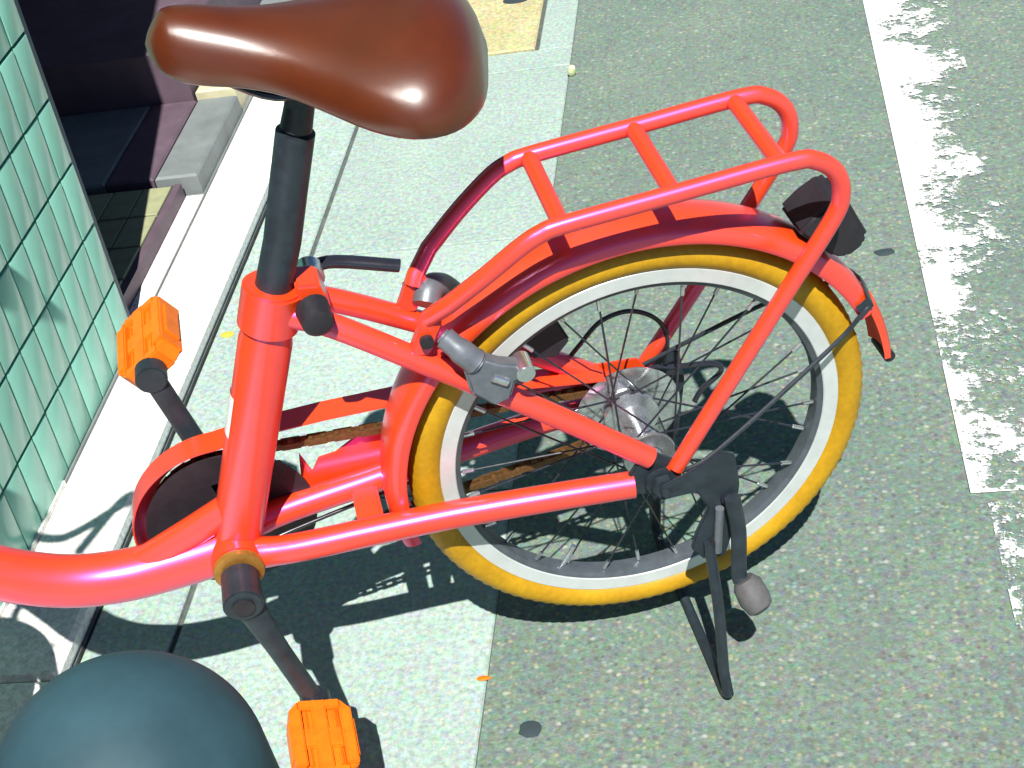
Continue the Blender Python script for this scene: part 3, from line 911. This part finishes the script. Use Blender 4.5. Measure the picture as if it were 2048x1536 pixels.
for i in range(len(loop)):
    p, q = loop[i], loop[(i + 1) % len(loop)]
    d = (q - p)
    if d.length < 0.004: continue
    d.normalize(); nn = Vector((-d.z, 0, d.x))
    e = 0.0055 if i % 2 else 0.0042
    for s in (-1, 1):
        poly = [p - d * 0.003 - nn * 0.0036, q + d * 0.003 - nn * 0.0036, q + d * 0.003 + nn * 0.0036, p - d * 0.003 + nn * 0.0036]
        t.prism([(v.x, v.z) for v in poly], 0.0445 + s * e * 0.62, 0.0445 + s * e)
    t.tube([(p.x, 0.0405, p.z), (p.x, 0.0485, p.z)], 0.0032, 8)
P('chain', t, 'chain')

# white maker's plate on the front of the seat tube, left plain
t = MB()
pl = []
c0 = BB + sdir * 0.142; 
fx = Vector((-sdir.z, 0, sdir.x))
vs = []; fs = []
for i in range(2):
    for k in range(9):
        a = radians(-62 + 11 * k)
        d = fx * cos(a) + Vector((0, -1, 0)) * sin(a)
        vs.append(c0 + sdir * (0.046 * i) + d * 0.0252)
for k in range(8): fs.append((k, k + 1, 9 + k + 1, 9 + k))
t.add(vs, fs); P('sticker', t, 'sticker')

# --- cables
def cable(pts, r=0.0025, mat='black_gloss'):
    k = MB(); k.tube(smooth(pts, 8), r, 10); return P('cable', k, mat)
cable([(-0.052, 0.058, 0.07), (-0.035, 0.06, 0.085), (-0.01, 0.062, 0.105), (0.02, 0.062, 0.108), (0.045, 0.06, 0.092), (0.055, 0.06, 0.065), (0.05, 0.06, 0.03)])
cable([(0.03, 0.062, 0.03), (0.06, 0.062, 0.02), (0.1, 0.062, 0.01), (0.108, 0.06, -0.002), (0.085, 0.058, -0.018), (0.075, 0.056, -0.03)], 0.003)
cable([(-0.05, 0.05, 0.01), (-0.2, 0.045, -0.012), (-0.38, 0.02, -0.016), (-0.44, 0.005, -0.022), (-0.6, 0.0, 0.008), (-0.7, 0.0, 0.085)], 0.0022)

# --- double-leg stand: two legs and a ground bar under the lifted wheel
GZ = -0.2965                         # ground level from the axle
def ground_z(y): return GZ - y * 0.0470
hw = 0.134
t = MB()
fp = lambda s: Vector((0.026 if s < 0 else 0.03, s * hw, ground_z(s * hw) + 0.0058))
a_, b_ = fp(-1), fp(1)
pts = smooth([(0.036, -0.088, -0.085), (0.034, -0.105, -0.17), (0.028, -0.121, a_.z + 0.030)], 6) + smooth([tuple(a_ + Vector((0.0005, -0.001, 0.010))), tuple(a_ + Vector((0, 0.010, 0)))], 4) + \
      smooth([tuple(b_ + Vector((0, -0.010, 0))), tuple(b_ + Vector((0.0005, 0.001, 0.010)))], 4) + smooth([(0.028, 0.121, b_.z + 0.030), (0.034, 0.105, -0.17), (0.036, 0.088, -0.085)], 6)
t.tube(pts, 0.0058, 12)
std = P('kickstand', t, 'black', sharp=60)
for s in (-1, 1):
    t = MB(); t.prism([(0.046, 0.024), (0.058, 0.030), (0.072, 0.020), (0.074, -0.02), (0.062, -0.085), (0.052, -0.115), (0.030, -0.112), (0.018, -0.092), (0.024, -0.072), (0.04, -0.04), (0.03, -0.014), (0.0, -0.012), (-0.004, 0.006), (0.02, 0.012)], s * 0.082, s * 0.0875)
    P('bracket', t, 'black', std, bevel=0.0015)
    for (x, z) in ((0.040, -0.088), (0.058, -0.030)):
        t = MB(); t.tube([(x, s * 0.0878, z), (x, s * 0.094, z)], 0.0062, 6); P('bolt', t, 'plastic' if z < -0.05 else 'black_gloss', std, bevel=0.0008)
t = MB(); t.tube(smooth([(0.062, -0.098, -0.024), (0.064, -0.101, -0.07), (0.058, -0.110, -0.118), (0.058, -0.114, -0.128)], 5), 0.0082, 14, squash=((0, 1, 0), 0.8)); P('foot_lever', t, 'black', std)
t = MB(); t.tube([(0.060, -0.116, -0.124), (0.0625, -0.120, -0.130), (0.066, -0.130, -0.142), (0.069, -0.138, -0.149), (0.070, -0.140, -0.151)], [0.011, 0.0155, 0.0165, 0.0135, 0.008], 20); P('foot_pad', t, 'rubber', std)
t = MB(); t.tube([(0.05, -0.0915, -0.04), (0.043, -0.0915, -0.10)], 0.0045, 10); P('spring', t, 'grey', std)

# --- front end (mostly outside the picture, but it throws its shadow in)
hd0, hd1 = Vector((-0.868, 0, 0.28)), Vector((-0.823, 0, 0.405))
hdir = (hd1 - hd0).normalized()
t = MB(); t.tube([hd0, hd1], 0.0215, 24); P('head_tube', t, 'red', bevel=0.001)
t = MB(); crown = hd0 - hdir * 0.012
t.tube([hd0 - hdir * 0.001, hd0 - hdir * 0.024], 0.019, 20)
t.tube([crown + Vector((0, -0.048, -0.012)), crown + Vector((0, 0.048, -0.012))], 0.014, 16)
for s in (-1, 1):
    t.tube(smooth([crown + Vector((0, s * 0.046, -0.012)), crown + Vector((-0.03, s * 0.05, -0.10)), Vector((-0.955, s * 0.052, 0.06)), Vector((-0.985, s * 0.052, 0.0))], 5), [0.0125] * 5 + [0.011] * 5 + [0.009] * 6, 14)
P('fork', t, 'red')
t = MB(); t.tube([hd1 + hdir * 0.001, hd1 + hdir * 0.13], 0.0125, 18); P('stem', t, 'silver')
tp = hd1 + hdir * 0.135
bar = [(0.075, -0.285, 0.06), (0.03, -0.23, 0.06), (-0.02, -0.14, 0.045), (-0.02, -0.05, 0.0), (-0.02, 0, 0.0), (-0.02, 0.05, 0), (-0.02, 0.14, 0.045), (0.03, 0.23, 0.06), (0.075, 0.285, 0.06)]
t = MB(); t.tube(smooth([tuple(tp + Vector(p)) for p in bar], 5), 0.011, 14); hb = P('handlebar', t, 'silver')
for s in (-1, 1):
    t = MB(); t.tube([tp + Vector((0.028, s * 0.228, 0.06)), tp + Vector((0.078, s * 0.289, 0.06))], 0.0165, 16); P('grip', t, 'leather', hb)
    t = MB(); t.tube(smooth([tuple(tp + Vector((-0.01, s * 0.17, 0.045))), tuple(tp + Vector((-0.03, s * 0.21, 0.03))), tuple(tp + Vector((0.02, s * 0.27, 0.02)))], 5), 0.006, 10); P('brake_lever', t, 'grey', hb)
cable([(-0.80, -0.02, 0.50), (-0.79, 0.0, 0.469), (-0.765, 0.0, 0.44), (-0.739, 0.0, 0.426), (-0.706, 0.0, 0.444), (-0.667, 0.0, 0.479), (-0.64, -0.02, 0.53), (-0.67, -0.06, 0.60), (-0.73, -0.14, 0.60)], 0.0075)
# ================================================================== OTHER THINGS
# round-topped post close to the camera
bc = Vector((-0.1335, -0.7705, 0.7825)); br = 0.0578
bol = empty('bollard', (bc.x, bc.y, 0))
tag(bol, 'dark grey round-topped post in the bottom left corner, closest to the camera', 'bollard')
def zl(mb, prof, n=48):
    vs = []; m = len(prof)
    for k in range(n):
        a = 2 * pi * k / n
        vs += [(r * cos(a), r * sin(a), z) for r, z in prof]
    fs = [(k * m + i, ((k + 1) % n) * m + i, ((k + 1) % n) * m + i + 1, k * m + i + 1) for k in range(n) for i in range(m - 1)]
    mb.add(vs, fs)
t = MB(); zl(t, [(br, bc.z - 0.03)] + [(br * cos(radians(a)), bc.z + br * sin(radians(a))) for a in range(0, 90, 5)] + [(0.00001, bc.z + br)], 64); t.build('cap', 'post_grey', bol)
t = MB(); zl(t, [(br - 0.003, 0.0), (br - 0.003, bc.z - 0.032)], 48); t.build('shaft', 'post_grey', bol)
t = MB(); zl(t, [(0.0785, 0.0005), (0.0785, 0.014), (0.062, 0.03), (br - 0.0025, 0.032)], 48); t.build('base_collar', 'plastic', bol)

def blob(name, mat, loc, r, label, cat, flat=0.12, n=14, z0=0.0005):
    m = MB()
    rr = [r * random.uniform(0.86, 1.12) for _ in range(n)]
    ring = lambda k, s, z: [(rr[i] * s * cos(2 * pi * i / n) * k[0], rr[i] * s * sin(2 * pi * i / n) * k[1], z) for i in range(n)]
    k = (1.0, random.uniform(0.8, 1.0)) if not isinstance(loc[2], tuple) else loc[2]
    vs = ring(k, 1, 0) + ring(k, 0.97, r * flat * 0.6) + ring(k, 0.7, r * flat)
    fs = [tuple(range(n - 1, -1, -1)), tuple(2 * n + i for i in range(n))]
    for b_ in (0, 1):
        for i in range(n):
            j = (i + 1) % n
            fs.append((b_ * n + i, b_ * n + j, (b_ + 1) * n + j, (b_ + 1) * n + i))
    m.add(vs, fs)
    o = m.build(name, mat, None, sharp=50)
    o.location = (loc[0], loc[1], z0)
    tag(o, label, cat)
    return o
blob('gum_spot', 'mortar_dark', (-0.152, -0.133, 0), 0.0135, 'dark round spot stuck on the pavement by the near pedal', 'spot', 0.1)
blob('gum_spot', 'mortar_dark', (0.31, 0.716, (1.25, 0.7)), 0.0125, 'dark flat spot on the asphalt between back wheel and white line', 'spot', 0.1)
blob('leaf', 'amber', (-0.705, 0.655, (1.1, 0.7)), 0.011, 'small yellow leaf at the foot of the white kerb', 'leaf', 0.15, 9, 0.0016)
lt = MB(); zl(lt, [(0.0001, 0.0), (0.0075, 0.0), (0.0085, 0.004), (0.0075, 0.012), (0.0055, 0.018), (0.0001, 0.019)], 20)
lt = lt.build('litter_cap', 'litter'); lt.location = (-0.202, 1.41, 0.0008); lt.rotation_euler = (radians(28), 0, 0.4); lt.location.z = 0.004
tag(lt, 'small pale yellow cap lying where gutter meets asphalt behind the saddle', 'litter')
blob('leaf', 'orange', (-0.212, -0.06, (1.4, 0.5)), 0.0065, 'tiny orange leaf scrap where the gutter meets the asphalt', 'leaf', 0.2, 8, 0.0016)
